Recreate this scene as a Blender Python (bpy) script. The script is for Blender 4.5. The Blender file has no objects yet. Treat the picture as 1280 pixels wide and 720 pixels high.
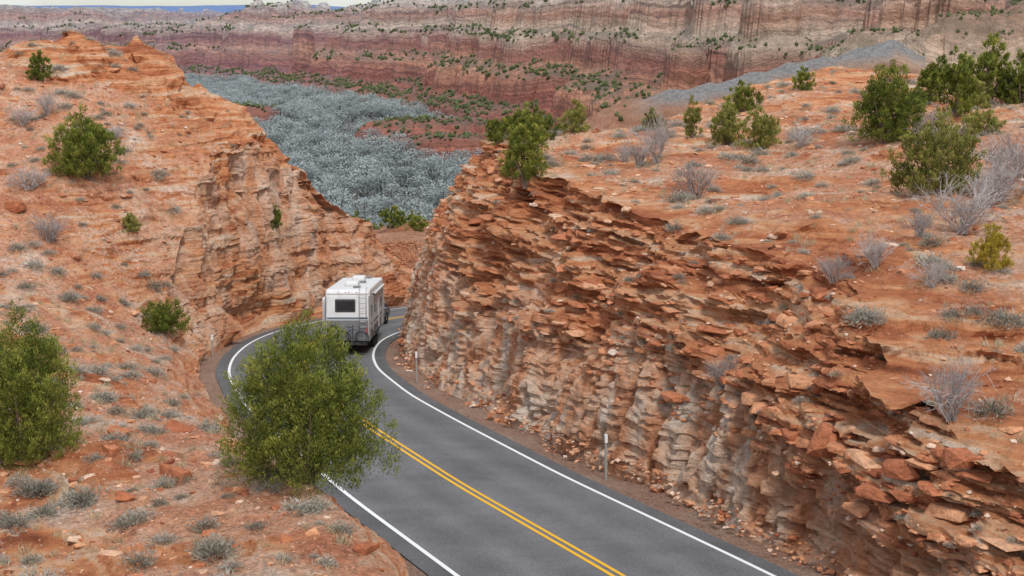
import bpy, bmesh, math, numpy as np
from mathutils import Vector, Matrix
from mathutils.bvhtree import BVHTree
rng=np.random.default_rng(7)
# ---------------- noise
def _h(ix,iy,iz,s):
    n=(ix*73856093)^(iy*19349663)^(iz*83492791)^(s*2654435761)
    n=n&0xffffffff
    n=((n^(n>>13))*1274126177)&0xffffffff
    n=n^(n>>16)
    n=(n*2246822519)&0xffffffff
    n=n^(n>>15)
    return (n&0xffff)/65535.0
def vn(x,y,z=0.0,s=0):
    x,y,z=np.broadcast_arrays(np.asarray(x,float),np.asarray(y,float),np.asarray(z,float))
    fx,fy,fz=np.floor(x),np.floor(y),np.floor(z)
    ix,iy,iz=fx.astype(np.int64),fy.astype(np.int64),fz.astype(np.int64)
    tx,ty,tz=x-fx,y-fy,z-fz
    tx=tx*tx*(3-2*tx);ty=ty*ty*(3-2*ty);tz=tz*tz*(3-2*tz)
    r=0
    for a in (0,1):
        wa=tx if a else 1-tx
        for b in (0,1):
            wb=ty if b else 1-ty
            for c in (0,1):
                wc=tz if c else 1-tz
                r=r+wa*wb*wc*_h(ix+a,iy+b,iz+c,s)
    return r
def fbm(x,y,z=0.0,s=0,o=4):
    r=0;a=.5;t=0
    for k in range(o):
        r=r+a*vn(np.asarray(x)*2**k,np.asarray(y)*2**k,np.asarray(z)*2**k,s+k*11);t+=a;a*=.5
    return r/t
def sst(a,b,x):
    t=np.clip((x-a)/(b-a),0,1);return t*t*(3-2*t)
# ---------------- mesh
def mesh_np(name,V,F,mat=None,attrs=None,smooth=False,parent=None):
    V=np.asarray(V,np.float32);F=np.asarray(F,np.int32)
    me=bpy.data.meshes.new(name);k=F.shape[1]
    me.vertices.add(len(V));me.vertices.foreach_set('co',V.ravel())
    me.loops.add(F.size);me.loops.foreach_set('vertex_index',F.ravel())
    me.polygons.add(len(F));me.polygons.foreach_set('loop_start',np.arange(0,F.size,k,dtype=np.int32))
    try: me.polygons.foreach_set('loop_total',np.full(len(F),k,np.int32))
    except Exception: pass
    me.update(calc_edges=True)
    me.polygons.foreach_set('use_smooth',np.full(len(F),smooth))
    for n,a in (attrs or {}).items():
        at=me.attributes.new(n,'FLOAT','POINT');at.data.foreach_set('value',np.asarray(a,np.float32))
    if mat: me.materials.append(mat)
    ob=bpy.data.objects.new(name,me);bpy.context.scene.collection.objects.link(ob)
    if parent: ob.parent=parent
    return ob
def gridF(nr,nc):
    i=np.arange(nr-1)[:,None]*nc+np.arange(nc-1)[None,:]
    return np.stack([i,i+1,i+nc+1,i+nc],-1).reshape(-1,4)
# ---------------- nodes
def newmat(name,rough=.9,col=None,spec=.2):
    m=bpy.data.materials.new(name);m.use_nodes=True;nt=m.node_tree
    b=nt.nodes['Principled BSDF'];b.inputs['Roughness'].default_value=rough
    b.inputs['Specular IOR Level'].default_value=spec
    if col: b.inputs['Base Color'].default_value=(*col,1)
    return m,nt,b
def nd(nt,t,**kw):
    n=nt.nodes.new(t)
    for k,v in kw.items():
        if k.startswith('_'): setattr(n,k[1:],v)
        else:
            key=k.replace('__',' ')
            s=n.inputs[int(k[1:])] if (k[0]=='i' and k[1:].isdigit()) else n.inputs[key]
            if isinstance(v,bpy.types.NodeSocket): nt.links.new(v,s)
            else: s.default_value=v
    return n
def math_(nt,op,a,b=0.0,c=None):
    n=nd(nt,'ShaderNodeMath',_operation=op,i0=a,i1=b)
    if c is not None: 
        if isinstance(c,bpy.types.NodeSocket): nt.links.new(c,n.inputs[2])
        else: n.inputs[2].default_value=c
    return n.outputs[0]
def mixc(nt,f,a,b,bt='MIX'):
    n=nt.nodes.new('ShaderNodeMix');n.data_type='RGBA';n.blend_type=bt
    for s,v in ((n.inputs[0],f),(n.inputs[6],a),(n.inputs[7],b)):
        if isinstance(v,bpy.types.NodeSocket): nt.links.new(v,s)
        else: s.default_value=(*v,1) if isinstance(v,tuple) else v
    return n.outputs[2]
def ramp(nt,f,stops):
    n=nt.nodes.new('ShaderNodeValToRGB');e=n.color_ramp.elements
    while len(e)<len(stops): e.new(.5)
    for k,(p,c) in enumerate(stops):
        e[k].position=p;e[k].color=(*c,1) if isinstance(c,tuple) else (c,c,c,1)
    nt.links.new(f,n.inputs[0]);return n.outputs[0]
def scaled(nt,v,s):
    n=nt.nodes.new('ShaderNodeMapping');nt.links.new(v,n.inputs[0]);n.inputs['Scale'].default_value=s
    return n.outputs[0]
def noise(nt,v,sc,det=4,rough=.55):
    return nd(nt,'ShaderNodeTexNoise',Vector=v,Scale=sc,Detail=det,Roughness=rough).outputs[0]
def attr(nt,n):
    a=nt.nodes.new('ShaderNodeAttribute');a.attribute_name=n;return a.outputs['Fac']
def bump(nt,b,h,st,dist):
    n=nd(nt,'ShaderNodeBump',Strength=st,Distance=dist,Height=h);nt.links.new(n.outputs[0],b.inputs['Normal'])
# ---------------- ground material
def ground_mat():
    m,nt,b=newmat('red_rock_ground',.95)
    g=nt.nodes.new('ShaderNodeNewGeometry');P=g.outputs['Position']
    warp=noise(nt,P,.25,2)
    sv=nd(nt,'ShaderNodeSeparateXYZ',Vector=P)
    zz=math_(nt,'MULTIPLY_ADD',warp,.8,sv.outputs[2])
    cv=nd(nt,'ShaderNodeCombineXYZ',X=math_(nt,'MULTIPLY',sv.outputs[0],.12),Y=math_(nt,'MULTIPLY',sv.outputs[1],.12),Z=math_(nt,'MULTIPLY',zz,2.6)).outputs[0]
    s1=noise(nt,cv,1.3,4,.65)
    strat=ramp(nt,s1,[(.28,(.25,.075,.035)),(.40,(.52,.18,.08)),(.5,(.69,.29,.13)),(.58,(.77,.44,.25)),(.68,(.81,.64,.49))])
    mv=scaled(nt,P,(1,1,.35))
    m1=noise(nt,mv,.7,5,.65)
    massc=ramp(nt,m1,[(.3,(.44,.17,.085)),(.42,(.72,.35,.19)),(.52,(.79,.53,.37)),(.66,(.82,.69,.56)),(.78,(.74,.42,.25))])
    rock=mixc(nt,attr(nt,'mass'),strat,massc)
    s2=noise(nt,P,.35,5,.6)
    soil=ramp(nt,s2,[(.3,(.52,.19,.10)),(.44,(.66,.295,.165)),(.54,(.74,.42,.27)),(.68,(.79,.60,.47))])
    fine=noise(nt,P,8,4,.75)
    soil=mixc(nt,.85,soil,ramp(nt,fine,[(.3,.3),(.5,.97),(.68,1.35)]),'MULTIPLY')
    vo=nd(nt,'ShaderNodeTexVoronoi',Vector=P,Scale=7.0)
    peb=ramp(nt,vo.outputs['Distance'],[(.14,1.0),(.22,0.0)])
    soil=mixc(nt,math_(nt,'MULTIPLY',peb,.5),soil,(.74,.57,.47))
    grav=ramp(nt,noise(nt,P,14,3,.8),[(.3,(.14,.08,.055)),(.5,(.34,.22,.16)),(.7,(.56,.43,.35))])
    soil=mixc(nt,attr(nt,'gravel'),soil,grav)
    sn=nd(nt,'ShaderNodeSeparateXYZ',Vector=g.outputs['Normal']).outputs[2]
    sm=math_(nt,'MULTIPLY_ADD',math_(nt,'SUBTRACT',noise(nt,P,1.6,4,.7),.5),1.1,math_(nt,'MULTIPLY_ADD',sn,.55,attr(nt,'soil')))
    smf=ramp(nt,sm,[(.78,0.0),(.95,1.0)])
    col=mixc(nt,smf,rock,soil)
    dk=noise(nt,P,3.5,4,.7)
    col=mixc(nt,.65,col,ramp(nt,dk,[(.3,.5),(.5,1.0),(.75,1.2)]),'MULTIPLY')
    nt.links.new(col,b.inputs['Base Color'])
    hh=math_(nt,'MULTIPLY_ADD',noise(nt,P,6,6,.75),1.0,math_(nt,'MULTIPLY',s1,.6))
    bump(nt,b,hh,1.,.26)
    return m
GM=ground_mat()
# ---------------- road centreline / terrain control
H=14.3
_cy=[-30,0,15,25,35,45.4,55.6,62.3,70.8,76,81,85,89,95,100,105,110,120,140,160]
_cx=[29,17,11.1,6.9,2.75,-1.8,-5.8,-8.3,-10.7,-11.5,-11.75,-11.5,-10.6,-8,-4.6,-.2,5.5,19,48,78]
_yy=np.arange(-30,160,.25);_cc=np.interp(_yy,_cy,_cx)
_k=np.exp(-.5*(np.arange(-16,17)*.25/1.6)**2);_k/=_k.sum()
_cc=np.convolve(np.pad(_cc,16,mode='reflect',reflect_type='odd'),_k,'valid')
def C(y): return np.interp(y,_yy,_cc)
def ZR(y): 
    y=np.asarray(y,float);return np.where(y<120,-.098*(y-35),-8.33-.03*(y-120))
def tps(pts):
    pts=np.array(pts,float);n=len(pts);xy=pts[:,:2]/20
    def K(d2): return .5*d2*np.log(d2+1e-9)
    d2=((xy[:,None]-xy[None])**2).sum(-1)
    A=np.zeros((n+3,n+3));A[:n,:n]=K(d2)+np.eye(n)*.003
    A[:n,n]=1;A[:n,n+1:]=xy;A[n,:n]=1;A[n+1:,:n]=xy.T
    w=np.linalg.solve(A,np.concatenate([pts[:,2],[0,0,0]]))
    def f(x,y):
        x=np.asarray(x,float)/20;y=np.asarray(y,float)/20
        r=w[n]+w[n+1]*x+w[n+2]*y
        for k in range(n): r=r+w[k]*K((x-xy[k,0])**2+(y-xy[k,1])**2)
        return r
    return f
TR=tps([(13,31,3.9),(10.6,33.5,4.2),(9.6,36,4.8),(9.6,40.6,5.6),(9.2,45,6.4),(2.7,60,6.6),(-1.5,78,7.0),(14.3,38.7,5.8),(19.3,53.5,7.6),(24,67,9.3),(19.8,75,8.3),(10,85,8.1),(14.6,100,8.6),(21,110,9.6),(27.6,112,9.9),(36,100,8.9),(2.4,85,7.3),(45,80,10),(70,110,8),(10,106,5),(20,128,3),(45,135,3),(2,98,4),(25,20,6),(45,30,9),(30,0,9),(70,60,12),(30,45,8.8),(10,60,7.3),(15,90,8.5),(75,135,3),(70,0,12),(9,70,7.6),(36,112,8.6)])
TL=tps([(-4.4,36,2.2),(-1.6,31,1.7),(-11.8,31,1.6),(-13.8,40,1.7),(-8,40,1.6),(-10,50,-.3),(-17,68,-1.9),(-25.6,70,2.2),(-23.3,78,5.7),(-29.5,82,8),(-12.8,62,-2.2),(-15.7,75,-3.6),(-19,76,.2),(-18.5,60,.3),(-19,82,4.6),(-17.5,86,5.6),(-16.5,91,5.4),(-13.2,98,1.9),(-9.8,104,-1.5),(-21,93,8.4),(-24,90,9.7),(-30.6,87,11.3),(-12,112,-6.5),(-20,112,3),(-32,110,7),(-5,115,-8.5),(-25,130,-4),(-45,130,0),(-75,100,11),(-75,60,8),(-45,87,11.8),(-75,30,6),(-30,40,3),(-30,20,6.0),(-12,10,8.7),(0,0,11.0),(-30,0,12),(-75,-10,12),(-4,20,5.2),(3,18,4.6),(0,26,3.1),(10,0,9),(-35,60,2.5),(-75,135,0),(6,122,-9)])
# ---------------- near terrain
ys=np.concatenate([np.arange(-12,27,.6),np.arange(27,58,.105),np.arange(58,90,.14),np.arange(90,114,.18),np.arange(114,137,.6)])
nr=len(ys);Y1=ys[:,None]
c=C(ys);dc=np.gradient(c,ys);sec=np.minimum(np.sqrt(1+dc**2),1.9);zr=ZR(ys)
nPL,nCL,nS,nB,nCR,nPR=230,100,10,6,170,300
pe=4.45*sec
bl=5.3*sec+(vn(ys/3,0,0,5)-.5)*.6
br=np.interp(ys,[70,78],[5.7,5.15])*sec+(vn(ys/3,0,0,6)-.5)*.8
WL=np.interp(ys,[20,40,60,72,80,90,100,110],[1.7,2.0,1.6,1.6,1.8,1.6,2,3])
WR=np.interp(ys,[25,33,36,40,44,60,78,95,110],[1.6,1.5,1.8,3.2,4.4,4.3,5.0,5,5])+(fbm(ys/7,3.,0,8)-.5)*1.8
xrl=c-bl-WL;xrr=c+br+WR
def Lsurf(x,y): return TL(x,y)+(fbm(x/5,y/5,0,21)-.5)*1.1
def Rsurf(x,y): return TR(x,y)+(fbm(x/6,y/6,0,31)-.5)*1.5
zlr=np.maximum(Lsurf(xrl,ys),zr+.25);zrr=np.maximum(Rsurf(xrr,ys),zr+.3)
cols=[]
d=80*(np.arange(nPL,0,-1)/nPL)**1.5
X=xrl[:,None]-d;b_=sst(0,3,d)
Z=Lsurf(X,Y1);Z=Z*b_+(1-b_)*np.maximum(Z,(zr+.25)[:,None]);cols.append((X,Z,0*X,0*X+.5,0*X))
t=np.linspace(1,0,nCL)[None]
g=t**1.15
X=c[:,None]-bl[:,None]-WL[:,None]*g;Z=(zr-.12)[:,None]*(1-t)+zlr[:,None]*t
hl=(zlr-zr)[:,None]
cols.append((X,Z,.9*sst(2,5,hl)+0*X,.42*(1-sst(1.5,4,hl))+0*X,0*X))
t=np.linspace(0,1,nS+1)[None,:-1]
cols.append((c[:,None]-bl[:,None]*(1-t)-pe[:,None]*t,(zr-.12)[:,None]+.06*t,0*t+0*Y1,.6+0*t+0*Y1,.8+0*t+0*Y1))
t=np.linspace(0,1,nB)[None]
cols.append((c[:,None]+pe[:,None]*(2*t-1),(zr-.1)[:,None]+0*t,0*t+0*Y1,.6+0*t+0*Y1,1+0*t+0*Y1))
t=np.linspace(0,1,nS+1)[None,1:]
cols.append((c[:,None]+br[:,None]*t+pe[:,None]*(1-t),(zr-.06)[:,None]-.08*t,0*t+0*Y1,.6+0*t+0*Y1,.8+0*t+0*Y1))
t=np.linspace(0,1,nCR)[None]
brk=.44+.24*(vn(ys/6,1.,0,44)-.5)[:,None]
g=np.where(t<brk,.26*t/brk,.26+.74*(np.clip((t-brk)/(1-brk),0,1))**1.15)
X=c[:,None]+br[:,None]+WR[:,None]*g;Z=(zr-.14)[:,None]*(1-t)+zrr[:,None]*t
mk=(1-sst(brk-.1,brk+.14,t+.3*(fbm(ys/2,7.,0,9)[:,None]-.5)))*(.45+.55*sst(34,42,Y1))
cols.append((X,Z,1.*mk,.0*X,0*X))
d=85*(np.arange(1,nPR+1)/nPR)**1.5
X=xrr[:,None]+d;b_=sst(0,3,d);Z=Rsurf(X,Y1);Z=Z*b_+(1-b_)*np.maximum(Z,(zr+.3)[:,None]);cols.append((X,Z,0*X,0*X+.42*sst(.2,2.,d),0*X))
X=np.concatenate([q[0] for q in cols],1);Z=np.concatenate([q[1] for q in cols],1)
MASS,SOIL,GRAV=[np.concatenate([q[k] for q in cols],1) for k in (2,3,4)]
nc=X.shape[1];Y=np.repeat(Y1,nc,1)
def terrace(z,h):
    q=z/h;f=np.floor(q);return h*(f+sst(.3,.7,q-f))-z
om=.9*np.exp(-(((X-22)/11)**2+((Y-108)/9)**2))+.9*np.exp(-(((X+24)/5)**2+((Y-92)/5)**2))+.5*np.exp(-(((X+16)/6)**2+((Y-96)/8)**2))+.6*np.exp(-(((X-31)/10)**2+((Y-84)/8)**2))
i0=nPL+nCL;i1=i0+2*nS+nB
om=np.clip(om*1.4,0,1)*sst(.35,.5,fbm(X/5,Y/5,0,77))
om=np.maximum(om,.8*sst(.56,.66,fbm(X/6,Y/3.5,0,78))*sst(0,3,np.abs(X-C(Y))-8))
rm=np.zeros_like(X);rm[:,i1+nCR:]=np.exp(-d/2.6)[None];om=np.maximum(om,rm*.8)
roadside=np.zeros(nc,bool);roadside[i0:i1]=True
om[:,roadside]=0
zl=Z+.05*X+1.2*fbm(X/6,Y/6,0,3)
Z=Z+om*(terrace(zl,1.1)*.8+terrace(zl+.4,.4)*.7)
SOIL=SOIL-om*.4
for (kx,ky,kr,kh) in ((-25.5,93,3.2,1.7),(-22.5,94,2.2,1.5),(-28.5,90,2.6,1.0),(-18.6,96.5,2.4,1.8),(-17.2,93,1.9,1.0),(-14.6,97.5,1.8,.9)):
    q=((X-kx)/kr)**2+((Y-ky)/kr)**2
    Z=Z+np.where(q<1.4,kh*np.sqrt(np.clip(1-q/1.4,0,1)),0);SOIL=SOIL-.5*(q<1.3)
def nrm(X,Y,Z):
    Pm=np.stack([X,Y,Z],-1);du=np.gradient(Pm,axis=0);dv=np.gradient(Pm,axis=1)
    n=np.cross(dv,du);n/=np.linalg.norm(n,axis=-1,keepdims=True)+1e-9
    n*=np.sign(n[...,2:3]+1e-9);return n
n=nrm(X,Y,Z)
st=sst(.12,.55,1-n[...,2])
zw=Z+.05*X+.03*Y+.7*fbm(X/6,Y/6,0,51,3)
ia=np.floor(zw/.55+.5*vn(X/3,Y/3,0,4));ib=np.floor(zw/.15+.3*vn(X/2,Y/2,0,14))
a=vn(X/2.0,Y/2.0,ia*7.37,61);b=vn(X/.8,Y/.8,ib*5.11,62);e=vn(X/5,Y/5,zw/1.7,63)
strat=(.9*(sst(.3,.7,a)-.5)+.36*(sst(.3,.7,b)-.5)+1.6*(e-.5))
jt=fbm(X/1.3,Y/1.3,Z/4.5,71,4);rid=1-np.abs(2*jt-1)
big=fbm(X/2.8,Y/2.8,Z/5,72,4)-.5
mass=-.6*(sst(.8,1,rid)-.2)+1.5*big+.14*(sst(.3,.7,b)-.5)
MD=MASS*.9
D=st*(strat*(1-MD)+mass*MD)
D[:,:nPL]*=.6
sl=slice(nPL,i0)
D[:,sl]=st[:,sl]*(2.8*big[:,sl]-.45*(sst(.8,1,rid[:,sl])-.2)+.22*strat[:,sl])*sst(1,3,hl)+D[:,sl]*(1-sst(1,3,hl))
D[:,roadside]=0
edge=np.ones(nc)
edge[i0-12:i0]=np.linspace(1,.0,12);edge[i1:i1+14]=np.linspace(.0,1,14)
edge[nPL-14:nPL]=np.linspace(1,.75,14)
D*=edge[None]
small=(fbm(X/1.1,Y/1.1,Z/1.1,81,4)-.5)*.4+(fbm(X/.4,Y/.4,Z/.4,82,2)-.5)*.10;small[:,roadside]*=.15
X=X+n[...,0]*D;Y=Y+n[...,1]*D;Z=Z+n[...,2]*D*.4+small
GV=np.stack([X,Y,Z],-1)
MC=MASS.copy();MC[:,:i0]*=.75*sst(.4,.58,fbm(X[:,:i0]/4,Y[:,:i0]/4,Z[:,:i0]/2.5,91))
pp=sst(.46,.56,fbm(X/9,Y/9,0,92))*sst(60,70,Y)*sst(0,-12,X-C(Y));MC=np.maximum(MC,.85*pp)
terr=mesh_np('rocky_ground',GV.reshape(-1,3),gridF(nr,nc),GM,{'mass':MC.ravel(),'soil':SOIL.ravel(),'gravel':GRAV.ravel()},smooth=False)
dg=bpy.context.evaluated_depsgraph_get()
bv=BVHTree.FromObject(terr,dg)
# ---------------- far terrain
base=np.array([(300,150),(200,250),(60,450),(20,650),(-9,800),(-53,1050),(-180,1350),(-308,1610),(-480,1750),(-750,1900),(-1500,2300),(-4000,2900)],float)
def Dist(x,y):
    best=np.full(x.shape,1e9);sg=np.ones(x.shape)
    for p,q in zip(base[:-1],base[1:]):
        dx,dy=q-p;L2=dx*dx+dy*dy
        u=np.clip(((x-p[0])*dx+(y-p[1])*dy)/L2,0,1)
        ex=x-p[0]-u*dx;ey=y-p[1]-u*dy;dd=np.hypot(ex,ey)
        cr=dx*(y-p[1])-dy*(x-p[0])
        m=dd<best;best=np.where(m,dd,best);sg=np.where(m,np.where(cr<0,1,-1),sg)
    return best*sg
def ridge_d(x,y): return np.abs(y-(300+.5*(x-30)))*.42
def far_h(x,y):
    D0=Dist(x,y)
    gul=1-np.abs(2*fbm(x/150,y/150,0,101,3)-1)*2.2
    rg=1-np.abs(2*fbm(x/55,y/55,0,102,3)-1)*2.2
    bt=fbm(x/20,y/20,0,112,3)-.5
    D=D0-(gul-.45)*175*sst(-10,120,D0)-(rg-.45)*62*sst(0,60,D0)+bt*36*sst(0,30,D0)
    hp=np.interp(D,[-1e5,0,8,45,51,100,107,160,168,200,208,270,280,380,392,520,532,700,715,3000,1e5],
                   [-60,-60,-50,-42,-27,-17,-2,6,22,27,44,50,60,66,76,80,90,93,104,106,106])
    cap=np.interp(x,[-1200,-700,-610,-565,-430,-370,-332,-300,-285,-230,-200,-110,-50,3000],[18,16,10,-8,-10,-2,14,24,4,8,16,34,70,120])
    cap=cap+(fbm(x/40,y/90,0,103,4)-.5)*18+9*(sst(.53,.57,fbm(x/16,y/16,0,113,3)))*(x<-90)
    z=np.where(hp>cap,cap+.04*(hp-cap),hp)
    z=z+(fbm(x/25,y/25,0,104,4)-.5)*8*sst(0,60,D0)+(fbm(x/8,y/8,0,105,3)-.5)*3*sst(0,60,D0)
    for (mx,my,r,hh) in ((-185,1010,26,12),(-205,1080,30,9),(-48,820,45,16),(-30,760,30,12)):
        z=np.maximum(z,-60+hh*sst(1.15,.6,np.hypot((x-mx)/r,(y-my)/(r*.7))+.4*(fbm(x/12,y/12,0,106)-.5)))
    for (mx,my,r,tz) in ((-304,1850,26,27),(-330,1840,18,18),(-268,1830,22,14),(-372,1860,18,8),(-405,1880,12,0),(-440,1900,20,3),(-470,1890,12,6),(-500,1900,14,3),(-530,1900,16,-1),(-235,1790,14,17),(-205,1750,26,20),(-160,1700,20,24),(-285,1700,16,-2),(-225,1560,18,2)):
        q=np.hypot(x-mx,y-my)/r+.5*(fbm(x/10,y/10,0,114)-.5)
        z=np.maximum(z,np.where(q<1.6,tz-55*sst(.55,.8,q)-40*np.clip(q-.7,0,9)+(fbm(x/5,y/5,0,115,2)-.5)*3,-99))
    R=np.hypot(x*.8,y-60)
    fl=-60+52*sst(280,80,R)
    z=np.maximum(z,fl+(fbm(x/20,y/20,0,107,4)-.5)*6*sst(-60,-45,fl))
    lam=np.clip((x-20)/75,0,1.3);rz=-3.5+14.5*lam-np.clip(x-86,0,99)*.6
    z=np.maximum(z,rz-ridge_d(x,y)-np.clip(20-x,0,99)*.6+(fbm(x/9,y/9,0,108)-.5)*2)
    for (mx,my,r,hh) in ((128,400,30,16),(160,430,42,20),(112,440,26,11),(205,430,46,22),(185,400,26,15)):
        q=np.hypot((x-mx)/r,(y-my)/(r*.8))+.25*(fbm(x/12,y/12,0,116)-.5)
        dz=-30+(hh+30)*np.sqrt(np.clip(1-q**2*.8,0,1))+(fbm(x/14,y/14,0,109)-.5)*5
        z=np.maximum(z,np.where(q<1.1,dz+.7*terrace(dz,5.),-99))
    mm=sst(4600,4900,y+(fbm(x/400,0*x,0,110)-.5)*900)
    z=np.where(y>3200,np.minimum(z,-30),z)
    z=z+mm*(84+(fbm(x/500,y/500,0,111)-.5)*40)*np.interp(x,[-3000,-700,0],[1,1,.2])
    return z,D0
NF=620
yf=np.concatenate([np.geomspace(95,450,110),np.linspace(453,700,90),np.linspace(702.5,2200,580),np.geomspace(2210,9000,90)])
uf=np.linspace(-.55,.55,NF)
XF=uf[None]*(yf[:,None]+110);YF=np.repeat(yf[:,None],NF,1)
ZF,DF=far_h(XF,YF)
inn=(np.abs(XF)<72)&(YF<134)
ZF=np.where(inn,np.minimum(ZF,-14),ZF)
greym=sst(3.8,2.,ridge_d(XF,YF)+(fbm(XF/12,YF/12,0,120)-.5)*3)*sst(22,34,XF)*(XF<94)*(YF<400)
haze_tint=.08*sst(500,900,YF)+.20*sst(1100,2000,YF)+.72*sst(2200,5200,YF)  # aerial haze painted into the rock colour, bluer with distance
def far_mat():
    m,nt,b=newmat('canyon_rock',1)
    g=nt.nodes.new('ShaderNodeNewGeometry');P=g.outputs['Position']
    sv=nd(nt,'ShaderNodeSeparateXYZ',Vector=P)
    z=math_(nt,'MULTIPLY_ADD',math_(nt,'SUBTRACT',noise(nt,P,.012,4,.65),.5),34.,sv.outputs[2])
    f=nd(nt,'ShaderNodeMapRange',Value=z,i1=-60.,i2=80.).outputs[0]
    lay=noise(nt,nd(nt,'ShaderNodeCombineXYZ',X=math_(nt,'MULTIPLY',sv.outputs[0],.006),Y=math_(nt,'MULTIPLY',sv.outputs[1],.006),Z=math_(nt,'MULTIPLY',z,.4)).outputs[0],1.,4,.7)
    c1=ramp(nt,f,[(0,(.54,.21,.13)),(.14,(.44,.16,.10)),(.26,(.70,.36,.22)),(.36,(.46,.20,.14)),(.46,(.82,.64,.48)),(.54,(.62,.34,.23)),(.66,(.88,.78,.65))])
    c1=mixc(nt,.8,c1,ramp(nt,lay,[(.3,.3),(.5,.95),(.65,1.5)]),'MULTIPLY')
    vs=noise(nt,scaled(nt,P,(.25,.25,.02)),1.,4,.7)
    c1=mixc(nt,.5,c1,ramp(nt,vs,[(.35,.4),(.5,1.),(.7,1.25)]),'MULTIPLY')
    sn=nd(nt,'ShaderNodeSeparateXYZ',Vector=g.outputs['Normal']).outputs[2]
    veg=math_(nt,'MULTIPLY',ramp(nt,noise(nt,P,.07,5,.8),[(.42,0.),(.56,1.)]),ramp(nt,sn,[(.55,0.),(.85,.75)]))
    c1=mixc(nt,veg,c1,(.26,.21,.145))
    flo=nd(nt,'ShaderNodeMapRange',Value=sv.outputs[2],i1=-59.5,i2=-57.,i3=1.,i4=0.).outputs[0]
    c1=mixc(nt,flo,c1,(.24,.22,.19))
    c1=mixc(nt,attr(nt,'nearf'),c1,ramp(nt,noise(nt,P,.12,5,.7),[(.35,(.50,.19,.09)),(.6,(.68,.36,.22))]))
    c1=mixc(nt,attr(nt,'grey'),c1,ramp(nt,noise(nt,P,.8,4,.8),[(.35,(.30,.285,.27)),(.65,(.5,.48,.46))]))
    c1=mixc(nt,attr(nt,'haze_tint'),c1,(.18,.27,.48))
    nt.links.new(c1,b.inputs['Base Color'])
    bump(nt,b,noise(nt,P,.2,6,.75),1.,8.)
    return m
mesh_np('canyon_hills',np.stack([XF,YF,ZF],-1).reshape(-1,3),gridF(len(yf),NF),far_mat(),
  {'haze_tint':haze_tint.ravel(),'grey':greym.ravel(),'nearf':(sst(430,200,YF)*sst(-58,-45,ZF)).ravel()})
# ---------------- road
def strip(name,offs,dz,mat,y0=-11,y1=128,parent=None,dy=.5):
    y=np.arange(y0,y1,dy);cx=C(y);d1=np.gradient(cx,y);s=np.sqrt(1+d1**2)
    nx=1/s;ny=-d1/s
    offs=np.array(offs,float)
    XX=cx[:,None]+nx[:,None]*offs;YY=y[:,None]+ny[:,None]*offs
    ZZ=ZR(YY)+dz+0*XX-np.abs(offs)[None]*.012
    return mesh_np(name,np.stack([XX,YY,ZZ],-1).reshape(-1,3),gridF(len(y),len(offs)),mat,{'off':np.repeat(offs[None],len(y),0).ravel()},True,parent)
m,nt,b=newmat('asphalt',.85)
P=nt.nodes.new('ShaderNodeNewGeometry').outputs['Position']
o=math_(nt,'ABSOLUTE',attr(nt,'off'))
col=ramp(nt,noise(nt,P,30,4,.8),[(.3,(.06,.06,.063)),(.5,(.14,.14,.143)),(.7,(.28,.275,.27))])
col=mixc(nt,.8,col,ramp(nt,noise(nt,P,.5,4,.6),[(.35,.82),(.65,1.15)]),'MULTIPLY')
wt=ramp(nt,math_(nt,'DIVIDE',o,4.5),[(.0,1.15),(.16,.92),(.26,.85),(.42,1.12),(.6,.86),(.7,.9),(.83,1.1),(.86,.7),(1,.8)])
col=mixc(nt,.9,col,wt,'MULTIPLY')
nt.links.new(col,b.inputs['Base Color']);bump(nt,b,noise(nt,P,60,3),.3,.02)
road=strip('road',np.linspace(-4.45,4.45,37),.0,m)
def paint(name,c1):
    m,nt,b=newmat(name,.6)
    P=nt.nodes.new('ShaderNodeNewGeometry').outputs['Position']
    nt.links.new(mixc(nt,ramp(nt,noise(nt,P,14,4,.8),[(.6,0.),(.8,.5)]),c1,(.2,.19,.18)),b.inputs['Base Color']);return m
m=paint('white_paint',(.8,.8,.79))
strip('edge_line',[3.73,3.87],.012,m,parent=road);strip('edge_line_2',[-3.87,-3.73],.012,m,parent=road)
m=paint('yellow_paint',(.78,.42,.02))
strip('centre_line',[-.19,-.07],.012,m,parent=road);strip('centre_line_2',[.07,.19],.012,m,parent=road)
def gz(x,y):
    h=bv.ray_cast(Vector((x,y,60)),Vector((0,0,-1)));return h[0].z if h[0] else 0.
def on(x,y,dz=0): return Vector((x,y,gz(x,y)+dz))
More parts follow.
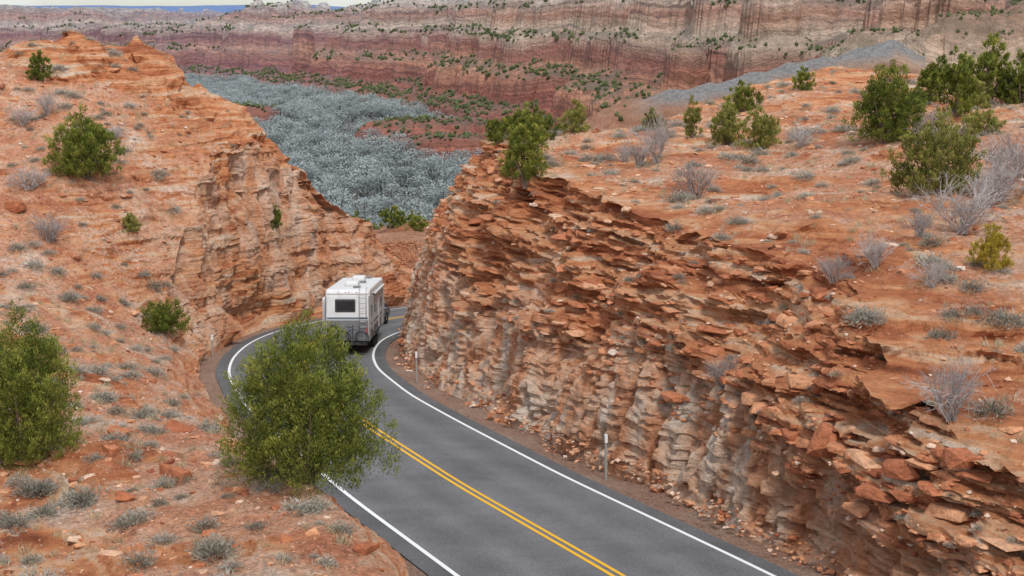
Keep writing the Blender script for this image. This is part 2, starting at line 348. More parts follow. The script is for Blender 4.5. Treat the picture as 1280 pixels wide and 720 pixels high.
# ---------------- scatter machinery
def rotm(yaw,tilt=0):
    yaw=np.asarray(yaw,float);N=len(yaw);cy,sy=np.cos(yaw),np.sin(yaw)
    R=np.zeros((N,3,3));R[:,0,0]=cy;R[:,0,1]=-sy;R[:,1,0]=sy;R[:,1,1]=cy;R[:,2,2]=1
    tilt=np.broadcast_to(tilt,(N,));ct,s_=np.cos(tilt),np.sin(tilt)
    T=np.zeros((N,3,3));T[:,0,0]=1;T[:,1,1]=ct;T[:,1,2]=-s_;T[:,2,1]=s_;T[:,2,2]=ct
    return R@T
def scatter(name,temps,pos,yaw,scale,mat,tilt=0,tint=None,parent=None,smooth=False):
    pos=np.asarray(pos,float);N=len(pos);scale=np.asarray(scale,float)
    if scale.ndim==1: scale=np.repeat(scale[:,None],3,1)
    R=rotm(yaw,tilt);tint=rng.random(N) if tint is None else tint
    which=rng.integers(0,len(temps),N);VV=[];FF=[];AA=[];BB=[];off=0
    for k,(tv,tf,ta) in enumerate(temps):
        s=which==k;M=int(s.sum())
        if not M: continue
        v=np.einsum('nij,nkj->nki',R[s],tv[None]*scale[s][:,None])+pos[s][:,None]
        VV.append(v.reshape(-1,3));FF.append((tf[None]+(np.arange(M)*len(tv))[:,None,None]).reshape(-1,tf.shape[1])+off)
        AA.append(np.repeat(tint[s],len(tv)));BB.append(np.tile(ta,M));off+=M*len(tv)
    return mesh_np(name,np.concatenate(VV),np.concatenate(FF),mat,{'tint':np.concatenate(AA),'sh':np.concatenate(BB)},smooth,parent)
def unit(v): return v/(np.linalg.norm(v,axis=-1,keepdims=True)+1e-9)
def leaves(c,d,L,W):
    N=len(c);r=unit(rng.normal(size=(N,3)));s=unit(np.cross(d,r))
    L=np.broadcast_to(L,(N,))[:,None];W=np.broadcast_to(W,(N,))[:,None]
    v=np.stack([c-s*W*.5,c+s*W*.5,c+d*L+s*W*.25,c+d*L-s*W*.25],1)
    return v.reshape(-1,3),np.arange(N*4).reshape(-1,4)
def tube(pts,rad,k=5):
    pts=np.array(pts,float);n=len(pts);T=unit(np.gradient(pts,axis=0));up=np.array([.3,.9,.1])
    s=unit(np.cross(T,up));q=np.cross(T,s);a=np.arange(k)*2*np.pi/k
    V=pts[:,None]+np.array(rad,float)[:,None,None]*(np.cos(a)[None,:,None]*s[:,None]+np.sin(a)[None,:,None]*q[:,None])
    F=[[i*k+j,i*k+(j+1)%k,(i+1)*k+(j+1)%k,(i+1)*k+j] for i in range(n-1) for j in range(k)]
    return V.reshape(-1,3),np.array(F)
def cat(parts):
    V=[];F=[];o=0
    for v,f in parts: V.append(v);F.append(f+o);o+=len(v)
    return np.concatenate(V),np.concatenate(F)
def rock_t(flat=1.,blocky=.5):
    bm=bmesh.new()
    for _ in range(18):
        q=rng.uniform(-1,1,3);q=q/max(np.abs(q).max(),.01)*blocky*.8+unit(rng.normal(size=3))*(1-blocky)*.9
        bm.verts.new((q[0]*.5,q[1]*.5,q[2]*.5*flat))
    r=bmesh.ops.convex_hull(bm,input=bm.verts)
    bmesh.ops.delete(bm,geom=[v for v in bm.verts if not v.link_faces],context='VERTS')
    bmesh.ops.triangulate(bm,faces=bm.faces);bmesh.ops.recalc_face_normals(bm,faces=bm.faces)
    bm.verts.ensure_lookup_table();bm.verts.index_update()
    V=np.array([v.co[:] for v in bm.verts]);F=np.array([[v.index for v in fc.verts] for fc in bm.faces]);bm.free()
    return V,F,np.zeros(len(V))
def rock_mat(name,cols):
    m,nt,b=newmat(name,.95)
    P=nt.nodes.new('ShaderNodeNewGeometry').outputs['Position']
    c1=ramp(nt,attr(nt,'tint'),cols)
    c1=mixc(nt,.7,c1,ramp(nt,noise(nt,P,5,4,.7),[(.3,.45),(.5,1.),(.7,1.35)]),'MULTIPLY')
    nt.links.new(c1,b.inputs['Base Color']);bump(nt,b,noise(nt,P,9,4,.7),.9,.12);return m
RM=rock_mat('loose_red_rock',[(0,(.27,.085,.045)),(.3,(.52,.19,.09)),(.65,(.69,.34,.18)),(.85,(.75,.49,.33)),(1,(.78,.65,.54))])
RT=[rock_t(.8,.6) for _ in range(10)];ST=[rock_t(.9,.9) for _ in range(12)]
cs=i1
def cliff_pick(N,lo,hi,y0,y1):
    r=rng.integers(np.searchsorted(ys,y0),np.searchsorted(ys,y1),N*3);w=rng.random(N*3)<(1.3-ys[r]/110)
    r=r[w][:N];cidx=cs+(rng.uniform(lo,hi,len(r))*(nCR-1)).astype(int)
    return r,cidx
r,q=cliff_pick(1900,.4,1.0,28,96)
P0=GV[r,q];tang=np.arctan2(1.,np.gradient(xrr,ys)[r])
L=np.clip(rng.lognormal(-.9,.6,len(r)),.15,1.5)
tn=np.clip(rng.beta(3,3.2,len(r))-.12*(ys[r]<46),0,1)
scatter('ledge_slabs',ST,P0+np.c_[np.full(len(r),.08),0*L,0*L-.03],tang+rng.normal(0,.3,len(r)),np.c_[L,L*rng.uniform(.5,.9,len(r)),L*rng.uniform(.1,.38,len(r))],RM,tilt=rng.normal(0,.09,len(r)),tint=tn)
PP=[];SS=[]
r,q=cliff_pick(1500,.0,.1,28,100);PP.append(GV[r,q]+np.c_[rng.normal(-.15,.25,len(r)),0*r,0*r]);SS.append(np.clip(rng.lognormal(-2.,.55,len(r)),.06,.6))
r,q=cliff_pick(2400,.3,1.,28,96);PP.append(GV[r,q]);SS.append(np.clip(rng.lognormal(-1.9,.5,len(r)),.06,.6))
vis=np.where((ys>26)&(ys<112))[0];nearv=np.where((ys>27)&(ys<55))[0]
def pick(N,left,power=1.,maxst=.5,rows=None,far=.8):
    rows=vis if rows is None else rows
    rr=rng.choice(rows,N*4);dd=rng.random(N*4)**power
    cc=(nPL-1-(dd*(nPL-2)*far).astype(int)) if left else (i1+nCR+(dd*(nPR-1)*far*.9).astype(int))
    ok=(np.abs(X[rr,cc])<.40*Y[rr,cc]+4)&(st[rr,cc]<maxst)
    w=rng.random(len(rr))<np.clip(np.abs(X[rr,cc]-X[rr,np.minimum(cc+1,nc-1)])*3,0.03,1)
    s=ok&w;return rr[s][:N],cc[s][:N]
for left,N in ((True,8000),(False,8500)):
    a_,b_=pick(N,left,.8,1.1);PP.append(GV[a_,b_]);SS.append(np.clip(rng.lognormal(-2.4,.7,len(a_)),.04,.7))
a_,b_=pick(8000,True,.7,1.1,nearv,.55);PP.append(GV[a_,b_]);SS.append(np.clip(rng.lognormal(-3.0,.5,len(a_)),.025,.3))
PP=np.concatenate(PP);SS=np.concatenate(SS)
scatter('rock_rubble',RT,PP,rng.uniform(0,6.3,len(PP)),np.c_[SS*1.2,SS,SS*.7],RM,tilt=rng.normal(0,.2,len(PP)),tint=rng.beta(1.5,1.3,len(PP)))
PP=[]
for left,N in ((True,340),(False,480)):
    a_,b_=pick(N,left,1.2,1.1);PP.append(GV[a_,b_])
PP=np.concatenate(PP);L=np.clip(rng.lognormal(-.9,.5,len(PP)),.2,1.3)
scatter('flat_stones',ST,PP-[0,0,.02],rng.uniform(0,6.3,len(PP)),np.c_[L,L*.7,L*rng.uniform(.12,.3,len(PP))],RM,tilt=rng.normal(0,.12,len(PP)),tint=rng.beta(2,2,len(PP)))
# ---------------- vegetation
def veg_mat(name,cols,tr=.25,rough=.8,ws=.6):
    m,nt,b=newmat(name,rough,spec=.1)
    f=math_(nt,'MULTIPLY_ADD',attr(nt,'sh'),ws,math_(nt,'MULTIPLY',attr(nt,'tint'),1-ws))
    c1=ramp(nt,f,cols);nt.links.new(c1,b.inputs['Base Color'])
    t=nt.nodes.new('ShaderNodeBsdfTranslucent');nt.links.new(c1,t.inputs[0])
    mx=nt.nodes.new('ShaderNodeMixShader');mx.inputs[0].default_value=tr
    nt.links.new(b.outputs[0],mx.inputs[1]);nt.links.new(t.outputs[0],mx.inputs[2])
    nt.links.new(mx.outputs[0],nt.nodes['Material Output'].inputs[0]);return m
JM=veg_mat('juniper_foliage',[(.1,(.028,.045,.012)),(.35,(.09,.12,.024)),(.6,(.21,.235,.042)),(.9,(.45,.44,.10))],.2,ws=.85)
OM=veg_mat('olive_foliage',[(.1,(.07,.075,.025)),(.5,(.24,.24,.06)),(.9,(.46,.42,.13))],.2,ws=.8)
YM=veg_mat('yellow_foliage',[(.1,(.35,.26,.03)),(.9,(.62,.5,.1))])
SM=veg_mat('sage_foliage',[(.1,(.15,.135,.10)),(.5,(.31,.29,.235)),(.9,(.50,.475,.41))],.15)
BM=veg_mat('bare_twigs',[(.1,(.22,.18,.165)),(.5,(.38,.34,.32)),(.9,(.52,.48,.45))],.0)
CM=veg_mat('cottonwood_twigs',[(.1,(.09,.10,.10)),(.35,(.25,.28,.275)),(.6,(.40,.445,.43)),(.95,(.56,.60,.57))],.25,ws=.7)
PM=veg_mat('pinyon_foliage',[(.1,(.045,.065,.028)),(.9,(.13,.145,.065))],0)
barkM,_n,_b=newmat('bark',.9)
_P=_n.nodes.new('ShaderNodeNewGeometry').outputs['Position']
_n.links.new(ramp(_n,noise(_n,scaled(_n,_P,(14,14,2)),1,4),[(.3,(.09,.06,.045)),(.7,(.27,.2,.16))]),_b.inputs['Base Color'])
def juniper(name,pos,h,w,n=9000,mat=None,lean=0):
    n=int(n*1.4);w=w*.93;L=int(5+3*w);lob=[];trunk=[]
    for k in range(L):
        a=k*2.4+rng.uniform(-.6,.6);rr=w*.5*math.sqrt((k+.1)/L)*.80
        base=np.array([math.cos(a)*rr,math.sin(a)*rr,h*rng.uniform(.0,.08)])
        top=h*(1-.5*(rr/(w*.5))**1.5)*rng.uniform(.8,1.06)
        if k==0: top=h
        lob.append((base,top,w*rng.uniform(.13,.20)))
        if k%2==0: trunk.append(tube([(0,0,-.3),(base[0]*.25,base[1]*.25,h*.08),base*.5+np.array([0,0,top*.25]),(base[0]*.8,base[1]*.8,top*.45),(base[0],base[1],top*.7)],[.03*h,.022*h,.012*h,.007*h,.003*h],6))
    nc_=max(50,n//42);per=n//nc_;cen=[];sh=[];od=[]
    lt=rng.random(L)
    for i in range(nc_):
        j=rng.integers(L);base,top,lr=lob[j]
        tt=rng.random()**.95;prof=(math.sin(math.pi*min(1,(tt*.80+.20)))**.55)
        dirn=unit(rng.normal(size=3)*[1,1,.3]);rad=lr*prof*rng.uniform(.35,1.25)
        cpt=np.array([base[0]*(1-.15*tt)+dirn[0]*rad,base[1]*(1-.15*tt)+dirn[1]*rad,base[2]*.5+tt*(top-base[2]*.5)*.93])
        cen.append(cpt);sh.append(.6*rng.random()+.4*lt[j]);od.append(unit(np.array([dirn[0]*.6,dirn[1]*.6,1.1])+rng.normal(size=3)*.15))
    cen=np.array(cen);od=np.array(od);sh=np.array(sh)
    TL_=.11*(h*w)**.42*rng.uniform(.7,1.4,nc_);R0=.042*(h*w)**.36
    ci=np.repeat(np.arange(nc_),per);s=rng.random(len(ci))
    off=rng.normal(size=(len(ci),3))*R0*(1-.8*s)[:,None]
    c_=cen[ci]+od[ci]*(s*TL_[ci])[:,None]+off;dirs=unit(od[ci]+unit(off)*.55+rng.normal(size=off.shape)*.2)
    sz=.5*math.sqrt(w*h*29/n)
    v,f=leaves(c_,dirs,sz*rng.uniform(1.,1.8,len(c_)),sz*.55)
    v[:,2]=np.maximum(v[:,2],-.05)
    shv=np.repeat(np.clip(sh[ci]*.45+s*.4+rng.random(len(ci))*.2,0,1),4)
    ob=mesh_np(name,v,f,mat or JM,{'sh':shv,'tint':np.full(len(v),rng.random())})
    tv,tf=cat(trunk);mesh_np('trunk',tv,tf,barkM,None,True,ob)
    ob.location=pos;ob.rotation_euler=(lean,0,rng.uniform(0,6.3));return ob
def bare_t(n=16,spread=.9,lev=3):
    parts=[];sh=[]
    def grow(p,d,l,r,k):
        q=p+d*l*.5+rng.normal(size=3)*l*.06;e=q+unit(d+rng.normal(size=3)*.25)*l*.5
        v,f=tube([p,q,e],[r,r*.8,r*.55],3);parts.append((v,f));sh.append(np.full(len(v),rng.random()))
        if k:
            for j in range(3):
                grow(p+(e-p)*rng.uniform(.4,1),unit(d+rng.normal(size=3)*.55+np.array([0,0,.15])),l*.62,r*.6,k-1)
    for i in range(n):
        a=rng.uniform(0,6.3);s=rng.uniform(.1,spread)
        grow(np.zeros(3)+rng.normal(size=3)*[.04,.04,0],unit(np.array([math.cos(a)*s,math.sin(a)*s,1.])),rng.uniform(.35,.55),.010,lev)
    v,f=cat(parts);return v,f,np.concatenate(sh)
BT=[bare_t(22) for _ in range(3)]
def sage_t(n=560):
    d=unit(rng.normal(size=(n,3))*[1,1,.7]+[0,0,.55]);d[:,2]=np.abs(d[:,2])
    lob=1+.2*np.sin(3*np.arctan2(d[:,1],d[:,0])+rng.uniform(0,6))
    rr=rng.uniform(.12,.45,n)
    c_=d*(rr*lob)[:,None]*[1,1,.8]
    v,f=leaves(c_,unit(d+rng.normal(size=(n,3))*.45+[0,0,.3]),rng.uniform(.05,.11,n),.024)
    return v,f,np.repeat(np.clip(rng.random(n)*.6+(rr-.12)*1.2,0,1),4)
GT=[sage_t() for _ in range(6)]
P_=[];S_=[]
for left,N in ((True,600),(False,420)):
    a_,b_=pick(N,left,.9,.6);P_.append(GV[a_,b_]);S_.append(np.clip(rng.lognormal(-.33,.42,len(a_)),.22,1.4))
r,q=cliff_pick(110,.45,1.,30,92);P_.append(GV[r,q]);S_.append(rng.uniform(.25,.6,len(r)))
for x,y,s in [(-5.3,33.5,1.1),(-8.6,31.0,1.0),(-14.4,48.6,1.2),(-6.2,32.8,.7),(-4.1,32.4,.9),(-23.7,68.0,1.2),(-23.1,71.0,1.2),(-22.0,69.0,1.2),(-13.5,58.9,.8),(-4.2,30.3,.7),(-5.1,30.1,.6),(-11.7,38.3,.7),(-22.5,63.8,1.1),(-6.2,29.8,.8),(-17.4,71.0,1),(-19.4,68.7,1.),(-20.7,69.2,1.),(-23.8,72.1,.9),(14.8,73.2,1.8),(16.9,73.1,1.3),(11.2,63.3,1.),(10.0,39.6,1.4),(11.9,34.1,1.3),(13.5,41.0,1.1),(13.4,38.6,1.1),(11.9,38.5,1.),(10.8,64.8,1.),(4.7,72.5,1.5),(14.9,58.4,1.)]:
    P_.append(np.array([on(x,y)[:]]));S_.append(np.array([s]))
P_=np.concatenate(P_);S_=np.concatenate(S_)
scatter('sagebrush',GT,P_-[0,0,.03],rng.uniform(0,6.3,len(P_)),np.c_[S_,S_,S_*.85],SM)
gt=[]
for _ in range(3):
    n=26;d=unit(rng.normal(size=(n,3))*[.6,.6,.1]+[0,0,1]);v,f=leaves(rng.normal(size=(n,3))*[.1,.1,0],d,rng.uniform(.12,.3,n),.018);gt.append((v,f,np.repeat(rng.random(n),4)))
a1,b1=pick(1100,True,.8,.6);a2,b2=pick(900,False,.8,.6)
TP=np.concatenate([GV[a1,b1],GV[a2,b2]])
scatter('dry_grass',gt,TP,rng.uniform(0,6.3,len(TP)),rng.uniform(.5,1.1,len(TP)),veg_mat('dry_grass_blades',[(.1,(.34,.28,.17)),(.9,(.62,.55,.38))],.2))
for x,y,h,w,n,mm in [(-5.45,35.8,4.6,4.5,48000,0),(-14.3,40.1,4.7,4.1,42000,0),(-18.2,72.5,1.9,3.4,9000,0),(-23.4,77.8,4.0,4.3,12000,0),(-28.3,86.4,2.0,1.6,2500,0),(.6,65.1,3.5,2.2,8000,0),(.9,77.3,2.2,3.6,6000,0),(3.5,80.6,2.0,1.9,3000,1),(11.4,75.4,2.4,2.3,4000,1),(12.6,72.3,2.4,2.6,5000,1),(14.8,92,2.0,2.8,3500,0),(17.5,66.4,4.1,3.8,12000,0),(16.2,53.9,3.1,3.8,10000,1),(9.7,76.8,2.4,1.0,2500,1),(23.7,76.2,3.8,2.4,5000,0),(29.5,88.8,4.4,3.2,5000,0),(31.0,87.4,3.5,2.7,4000,0),(-15.5,92.4,1.6,1.1,2500,0),(-20.8,76.8,1.2,1.2,2500,1),(-.8,81.4,1.7,1.8,2500,0),(21.3,64.9,1.3,2.4,3000,1),(28.6,95.9,2.6,2.0,3000,0),(25.5,88,2.8,1.9,2500,0),(33.5,92,3.4,2.6,4000,0),(27.2,84,2.2,2.0,2500,1),(22.5,82,1.9,1.7,2500,1),(19.5,96,1.7,1.8,2000,0),(8.2,83,1.5,1.6,2000,1)]:
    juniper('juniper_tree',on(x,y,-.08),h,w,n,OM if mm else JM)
for x,y,h,w,n in ((-12.6,150,2.4,4.0,2500),(-9.5,142,1.9,2.6,1800),(-13,185,3,3.6,2000),(-18,165,2.6,3,1800)):
    z_=float(far_h(np.array([float(x)]),np.array([float(y)]))[0][0]);juniper('juniper_tree',Vector((x,y,z_-.1)),h,w,n)
juniper('rabbitbrush',on(14.5,42.4),1.4,1.3,4000,YM)
bl_=[(6.9,67.9,3.1,.7),(7.7,59.1,2.3,1.),(15.2,47.5,2.4,1.3),(10.8,33.9,2.1,.9),(6.7,43.6,1.5,1.1),(-24.0,73.1,2.0,1.3),(-27.1,83.3,2.0,.8),(9.8,42.7,1.3,1.),(18.7,53.9,2.4,1.2),(11.3,43.6,1.4,1.1),(-25.7,75.6,1.7,1.6),(-28.1,82.1,1.5,1.6),(-22.9,82.3,1.2,1.3),(13.5,46.6,1.2,1.3),(19.9,55.4,2.6,1.),(17.0,50.5,1.8,1.4),(17.8,51.5,2.0,1.3),(6.2,69.5,1.8,1.1),(14.2,70,1.4,1.4),(5.8,73,1.3,1.5),(18.6,62,1.8,1.4),(20.5,70,1.7,1.4),(12.4,41.2,1.1,1.3)]
for k,(x,y,s,sx) in enumerate(bl_):
    scatter('bare_shrub',[BT[k%3]],[on(x,y)[:]],[rng.uniform(0,6)],np.array([[s*sx,s*sx,s]])*.95,BM)
for k,(x,y,L,W_,Hh) in enumerate([(-9.2,37.2,1.5,.9,.55),(-10.9,44.6,1.3,.8,.45),(-12.4,43.2,.9,.7,.5),(-10,35.2,.7,.5,.35),(8.5,36.9,1.3,1.,1.2),(10.7,32.5,1.0,.8,.6),(-11.9,37.1,.5,.4,.3),(9.6,33.7,1.2,.9,.7),(-3.4,31.4,.8,.5,.4),(-26,74,1.3,1.,.9)]):
    q=on(x,y);V,F,_a=ST[k%10];V=V*[L,W_,Hh/.9]
    o=mesh_np('boulder',V,F,RM,{'tint':np.full(len(V),.12+.2*rng.random())});o.location=q+Vector((0,0,Hh*.25));o.rotation_euler=(rng.normal()*.15,rng.normal()*.15,rng.uniform(-.5,.5))
# bare cottonwoods: broad rounded twiggy crowns, shading painted into the colour, pale on top and dark beneath
def cot_t(n=420):
    K=4;lc=np.c_[rng.normal(0,.13,K),rng.normal(0,.13,K),rng.uniform(.36,.58,K)];lr=rng.uniform(.24,.34,K);lc[0]=(0,0,.55)
    j=rng.integers(0,K,n);d=unit(rng.normal(size=(n,3))+[0,0,.3])
    c_=lc[j]+d*(lr[j]*rng.uniform(.7,1.04,n))[:,None]
    v,f=leaves(c_,unit(d*.9+rng.normal(size=(n,3))*.6+[0,0,.3]),rng.uniform(.03,.065,n),.03)
    k=14;e=lc[rng.integers(0,K,k)]*rng.uniform(.8,1.4,(k,1));v2,f2=leaves(np.zeros((k,3)),unit(e),np.linalg.norm(e,axis=1),.03)
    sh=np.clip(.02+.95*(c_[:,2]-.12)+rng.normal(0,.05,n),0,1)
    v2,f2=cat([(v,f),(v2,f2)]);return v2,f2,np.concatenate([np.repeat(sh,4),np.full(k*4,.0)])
CT=[cot_t() for _ in range(8)]
gx,gy=np.meshgrid(np.arange(-490,50,12.5),np.arange(330,1700,14.5));gx=gx.ravel();gy=gy.ravel()
cx_=gx+rng.uniform(-5.5,5.5,len(gx));cy_=gy+rng.uniform(-6.5,6.5,len(gx))
z_,D_=far_h(cx_,cy_)
dens=fbm(cx_/50,cy_/70,0,201,3)
ok=(z_<-57.5)&(cx_>-.27*cy_-30)&(cx_<.03*cy_)&(dens>.34)&(D_<-6)&(rng.random(len(cx_))<.95)
cx_,cy_,z_=cx_[ok],cy_[ok],z_[ok]
sc_=rng.uniform(11,20,len(cx_))
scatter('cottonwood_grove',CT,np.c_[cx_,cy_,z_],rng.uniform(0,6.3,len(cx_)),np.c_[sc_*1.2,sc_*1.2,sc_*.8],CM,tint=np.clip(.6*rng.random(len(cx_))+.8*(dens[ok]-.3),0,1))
def dot_t():
    V,F,_a=rock_t(1.,.2);return V,F,rng.random(len(V))
DT=[dot_t() for _ in range(6)]
n=80000;yy=150+rng.random(n)**.75*1900;xx=rng.uniform(-.42,.42,n)*yy
z_,D_=far_h(xx,yy);dn=fbm(xx/70,yy/70,0,202,4);z2,_q=far_h(xx+3,yy);z3,_q=far_h(xx,yy+3)
sl_=np.hypot(z2-z_,z3-z_)/3
ok=(z_>-56)&(sl_<1.1)&(dn>.32)&((np.abs(xx)>75)|(yy>140))&~((ridge_d(xx,yy)<4)&(xx>25)&(xx<94))&((yy>300)|(rng.random(n)<.4))
xx,yy,z_=xx[ok][:38000],yy[ok][:38000],z_[ok][:38000];s_=rng.uniform(1.2,4.2,len(xx))*np.clip(yy/900,.45,1.15)
scatter('pinyon_woodland',DT,np.c_[xx,yy,z_+s_*.25],rng.uniform(0,6.3,len(xx)),s_,PM)
# ---------------- made objects
sc0=bpy.context.scene
def box(name,sz,loc,mat,parent,bev=.03,rot=None,seg=2):
    bm=bmesh.new();bmesh.ops.create_cube(bm,size=1);bmesh.ops.scale(bm,vec=sz,verts=bm.verts)
    if bev: bmesh.ops.bevel(bm,geom=bm.edges[:],offset=bev,segments=seg,affect='EDGES',profile=.5)
    me=bpy.data.meshes.new(name);bm.to_mesh(me);bm.free();me.materials.append(mat)
    o=bpy.data.objects.new(name,me);sc0.collection.objects.link(o);o.location=loc
    if rot: o.rotation_euler=rot
    o.parent=parent;return o
def prof(name,pts,w,mat,parent,bev=.04,x=0):
    bm=bmesh.new();vs=[bm.verts.new((x-w/2,a,b)) for a,b in pts];fc=bm.faces.new(vs)
    r=bmesh.ops.extrude_face_region(bm,geom=[fc]);bmesh.ops.translate(bm,vec=(w,0,0),verts=[g for g in r['geom'] if isinstance(g,bmesh.types.BMVert)])
    bmesh.ops.recalc_face_normals(bm,faces=bm.faces)
    if bev: bmesh.ops.bevel(bm,geom=bm.edges[:],offset=bev,segments=3,affect='EDGES',profile=.5)
    me=bpy.data.meshes.new(name);bm.to_mesh(me);bm.free();me.materials.append(mat)
    o=bpy.data.objects.new(name,me);sc0.collection.objects.link(o);o.parent=parent;return o
def rod(name,pts,r,mat,parent,k=8):
    v,f=tube(pts,[r]*len(pts),k);return mesh_np(name,v,f,mat,None,True,parent)
def wheel(name,loc,R,w,parent,axis='x'):
    a=np.linspace(0,2*np.pi,29)[:-1];pr=[(.0,w*.30),(R*.3,w*.32),(R*.58,w*.30),(R*.62,w*.5),(R*.9,w*.5),(R,w*.36),(R,-w*.36),(R*.9,-w*.5),(R*.62,-w*.5),(R*.58,-w*.3),(0,-w*.3)]
    V=[];
    for rr,xx in pr: V+= [(xx,rr*math.cos(t),rr*math.sin(t)) for t in a]
    V=np.array(V);k=28;F=np.array([[i*k+j,i*k+(j+1)%k,(i+1)*k+(j+1)%k,(i+1)*k+j] for i in range(len(pr)-1) for j in range(k)])
    if axis=='y': V=V[:,[1,0,2]]
    o=mesh_np(name,V,F,rubber,None,False,parent);o.data.materials.append(metal)
    idx=np.zeros(len(F),np.int32);idx[:k*2]=1;idx[-k*2:]=1;o.data.polygons.foreach_set('material_index',idx);o.location=loc;return o
def grime(name,c1,c2,rough=.45,spec=.4):
    m,nt,b=newmat(name,rough,spec=spec)
    P=nt.nodes.new('ShaderNodeNewGeometry').outputs['Position']
    nt.links.new(mixc(nt,ramp(nt,noise(nt,scaled(nt,P,(3,3,1)),1.2,5,.7),[(.4,0.),(.75,.6)]),c1,c2),b.inputs['Base Color']);return m
white=grime('white_fibreglass',(.70,.70,.69),(.48,.46,.43));grey=grime('grey_panel',(.15,.155,.165),(.24,.22,.2));dgrey=grime('dark_trim',(.04,.04,.045),(.09,.08,.07))
rubber,_,_=newmat('rubber',.85,(.02,.02,.02));metal,_,_b=newmat('galvanised_metal',.45,(.5,.5,.5),.5);_b.inputs['Metallic'].default_value=.7
glass,_,_=newmat('tinted_glass',.08,(.02,.025,.03),.6);red,_,_=newmat('red_lens',.3,(.5,.02,.015),.5);blue=grime('blue_grey_stripe',(.12,.16,.22),(.2,.2,.2))
def veh(name,y,off):
    e=bpy.data.objects.new(name,None);sc0.collection.objects.link(e)
    x=float(C(y));dx=float(C(y+1.5)-C(y-1.5))/3;h=math.atan(dx);e.location=(x+off*math.cos(h),y-off*math.sin(h),float(ZR(y))-.02)
    return e,h
tr,hd=veh('travel_trailer',76.6,2.4);tr.rotation_euler=(-.0975,0,-.0)
W=2.46;T=3.6;LL=9.0
prof('body',[(0,.72),(-.02,1.6),(.02,3.3),(.22,T),(LL-.9,T),(LL-.25,3.0),(LL,2.0),(LL-.1,.72)],W,white,tr,.11)
box('lower_band',(W+.012,LL-.5,.62),(0,LL/2-.05,1.06),grey,tr,.02)
box('rear_lower_panel',(W-.16,.03,1.15),(0,-.022,1.33),grey,tr,.012)
box('rear_stripe',(W-.2,.03,.10),(0,-.026,2.02),blue,tr,.01)
box('rear_window_frame',(1.12,.05,.70),(-.12,-.015,2.72),dgrey,tr,.05)
box('rear_window',(1.0,.05,.58),(-.12,-.024,2.72),glass,tr,.05)
box('rear_top_cap',(W-.1,.1,.16),(0,.06,3.38),white,tr,.05)
for s in (-1,1):
    box('tail_light',(.13,.04,.36),(s*1.05,-.035,1.32),red,tr,.02)
    box('corner_trim',(.05,.05,2.5),(s*(W/2-.03),-.0,2.0),grey,tr,.015)
    box('fender',(.10,2.2,.28),(s*(W/2+.0),4.0,.86),dgrey,tr,.05)
    for yy_ in (3.5,4.45): wheel('wheel',(s*(W/2-.14),yy_,.38),.38,.24,tr)
for s in (-.5,-.1,.1,.5,): box('clearance_light',(.07,.03,.03),(s,.0,3.46),red,tr,.008)
box('bumper',(2.2,.14,.14),(0,-.30,.62),dgrey,tr,.02);box('frame_rail',(1.6,LL-.6,.16),(0,LL/2-.2,.60),dgrey,tr,.02)
for s in (-.7,.7): box('bumper_arm',(.08,.35,.08),(s,-.12,.62),dgrey,tr,.01)
box('licence_plate',(.30,.015,.15),(-.72,-.048,.88),white,tr,.004)
for s in (0,.38): rod('ladder_rail',[(.68+s,-.03,1.0),(.68+s,-.14,1.1),(.68+s,-.14,3.4),(.68+s,-.02,3.66),(.68+s,.35,3.7)],.02,metal,tr)
for k in range(8): rod('ladder_rung',[(.68,-.14,1.25+.29*k),(1.06,-.14,1.25+.29*k)],.015,metal,tr,6)
wheel('spare_wheel',(-.75,-.28,1.3),.36,.22,tr,'y')
box('rack_bar',(.08,.7,.06),(.35,-.6,.66),dgrey,tr,.01);box('rack_mast',(.06,.06,1.1),(.35,-.62,1.15),dgrey,tr,.01)
for j,(yb,xb) in enumerate(((-.55,.30),(-.78,.42))):
    for s in (-.5,.5):
        a=np.linspace(0,2*np.pi,25);rod('bicycle_wheel',[(xb+s+.33*math.cos(q),yb,1.02+.33*math.sin(q)) for q in a],.022,rubber,tr,5)
    rod('bicycle_frame',[(xb-.5,yb,1.02),(xb-.2,yb,1.45),(xb+.35,yb,1.48),(xb+.5,yb,1.02)],.02,(blue,dgrey)[j],tr,6)
    rod('bicycle_frame_2',[(xb-.2,yb,1.45),(xb+.02,yb,.98),(xb+.35,yb,1.48)],.02,(blue,dgrey)[j],tr,6)
    rod('bicycle_handlebar',[(xb+.33,yb-.2,1.62),(xb+.35,yb,1.6),(xb+.33,yb+.2,1.62)],.015,dgrey,tr,6)
    box('bicycle_saddle',(.24,.1,.05),(xb-.22,yb,1.6),dgrey,tr,.02)
for yy_ in (2.6,6.2): box('air_conditioner',(.75,1.0,.28),(0,yy_,T+.13),white,tr,.08)
for yy_ in (1.2,4.4,7.6): box('roof_vent',(.4,.4,.12),(.4,yy_,T+.05),grey,tr,.03)
rod('awning_roller',[(W/2+.1,1.2,3.22),(W/2+.1,7.2,3.22)],.085,white,tr,10)
for yy_ in (1.25,7.15): box('awning_arm',(.05,.07,2.0),(W/2+.06,yy_,2.2),metal,tr,.01)
for s in (-1,1):
    for yy_,ww in ((1.3,1.1),(3.3,1.2),(6.6,1.0)): box('side_window',(.03,ww,.6),(s*(W/2+.008),yy_,2.35),glass,tr,.012)
    box('side_stripe',(.02,LL-1.2,.12),(s*(W/2+.006),LL/2-.1,1.62),blue,tr,.005)
    box('storage_hatch',(.025,1.0,.42),(s*(W/2+.012),7.6,1.08),white,tr,.01)
box('entry_door',(.03,.72,1.9),(W/2+.012,5.35,1.85),white,tr,.012);box('slide_out',(.35,3.1,1.7),(-W/2-.12,2.5,2.2),white,tr,.05)
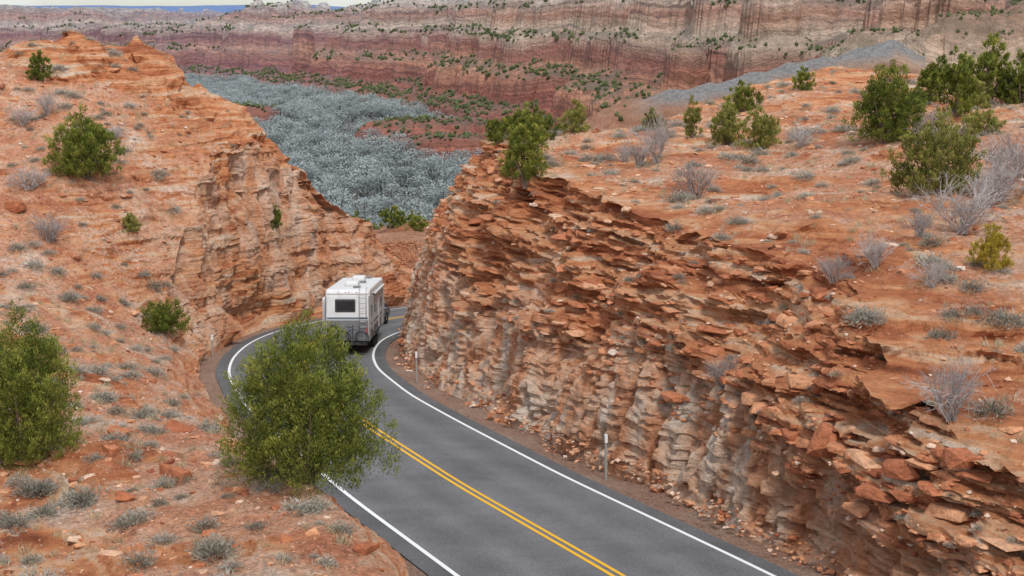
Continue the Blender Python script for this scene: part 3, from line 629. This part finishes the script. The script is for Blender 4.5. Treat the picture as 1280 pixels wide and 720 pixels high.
prof('hitch',[(LL-.2,.55),(LL+1.1,.52),(LL+1.1,.64),(LL-.2,.72)],.3,dgrey,tr,.02)
pk,hd=veh('pickup_truck',87.2,1.2);pk.rotation_euler=(-.09,0,-hd*.55)
paintm=grime('dark_blue_paint',(.04,.055,.08),(.12,.1,.09),.3,.5)
prof('lower_body',[(0,.62),(0,1.12),(1.85,1.14),(5.0,1.12),(5.75,1.0),(5.85,.6),(5.0,.5),(.3,.5)],1.95,paintm,pk,.06)
prof('cab',[(1.95,1.1),(2.1,1.83),(3.7,1.86),(4.45,1.12)],1.72,paintm,pk,.07)
prof('side_glass',[(2.15,1.2),(2.26,1.72),(3.62,1.74),(4.15,1.2)],1.74,glass,pk,.02)
box('rear_glass',(1.4,.04,.42),(0,2.02,1.5),glass,pk,.02,(.2,0,0));box('windscreen',(1.45,.04,.75),(0,4.09,1.5),glass,pk,.02,(-.79,0,0))
box('bed_floor',(1.6,1.7,.05),(0,.98,1.14),dgrey,pk,.01);box('rear_bumper',(1.9,.18,.2),(0,-.08,.62),metal,pk,.04);box('front_bumper',(1.9,.2,.25),(0,5.85,.6),metal,pk,.05)
for s in (-1,1):
    box('tail_light',(.14,.04,.36),(s*.88,-.01,.95),red,pk,.02);box('wing_mirror',(.2,.1,.26),(s*1.1,3.9,1.35),dgrey,pk,.03)
    for yy_ in (1.2,4.75): wheel('wheel',(s*.85,yy_,.42),.42,.28,pk)
postm=grime('post_steel',(.30,.29,.28),(.42,.36,.3),.6)
refl,_,_=newmat('white_reflector',.3,(.8,.8,.8),.5)
for k,(y,off,hh) in enumerate(((44.5,5.0,1.6),(66.3,4.95,1.5),(77.3,-5.1,1.2),(99.,5,1.3))):
    e=bpy.data.objects.new('delineator_post',None);sc0.collection.objects.link(e)
    dx=float(C(y+1)-C(y-1))/2;h=math.atan(dx);px_,py_=float(C(y))+off*math.cos(h),y-off*math.sin(h)
    e.location=(px_,py_,gz(px_,py_));e.rotation_euler=(0,rng.normal()*.03,-h)
    prof('post',[(-.02,-.3),(-.02,hh),(.02,hh),(.02,-.3)],.055,postm,e,.006)
    for s in (-.036,.036): box('flange',(.014,.03,hh+.28),(s,.012,hh/2-.16),postm,e,.003)
    box('reflector',(.10,.016,.3),(0,-.034,hh-.14),refl,e,.006)
    box('reflector_back',(.10,.014,.3),(0,.036,hh-.14),refl,e,.006)
# ---------------- camera, light
cam=bpy.data.cameras.new('camera');co=bpy.data.objects.new('camera',cam);sc0.collection.objects.link(co)
cam.lens=50;cam.sensor_width=36;cam.clip_end=30000;cam.clip_start=.1
co.location=(0,0,H);co.rotation_euler=(math.radians(90-10.8),0,0);sc0.camera=co
sc=sc0
sc.view_settings.view_transform='Standard';sc.view_settings.look='None';sc.view_settings.exposure=0
w=bpy.data.worlds.new('World');sc.world=w;w.use_nodes=True
nt=w.node_tree;bg=nt.nodes['Background'];sk=nt.nodes.new('ShaderNodeTexSky');sk.sky_type='NISHITA';sk.sun_disc=False
EL,AZ=52,162
sk.sun_elevation=math.radians(EL);sk.sun_rotation=math.radians(AZ)
tc=nt.nodes.new('ShaderNodeTexCoord').outputs['Generated']
cl=noise(nt,scaled(nt,tc,(1,1,3.5)),2.2,6,.6)
cm=mixc(nt,ramp(nt,cl,[(.40,.25),(.58,.9)]),sk.outputs[0],(6.9,7.2,7.6))
nt.links.new(cm,bg.inputs[0]);bg.inputs[1].default_value=.15
sun=bpy.data.lights.new('sun','SUN');so=bpy.data.objects.new('sun',sun);sc.collection.objects.link(so)
sun.energy=2.5;sun.angle=math.radians(11);sun.color=(1,.96,.91)
dv=Vector((math.sin(math.radians(AZ))*math.cos(math.radians(EL)),math.cos(math.radians(AZ))*math.cos(math.radians(EL)),math.sin(math.radians(EL))))
so.rotation_euler=dv.to_track_quat('Z','Y').to_euler()
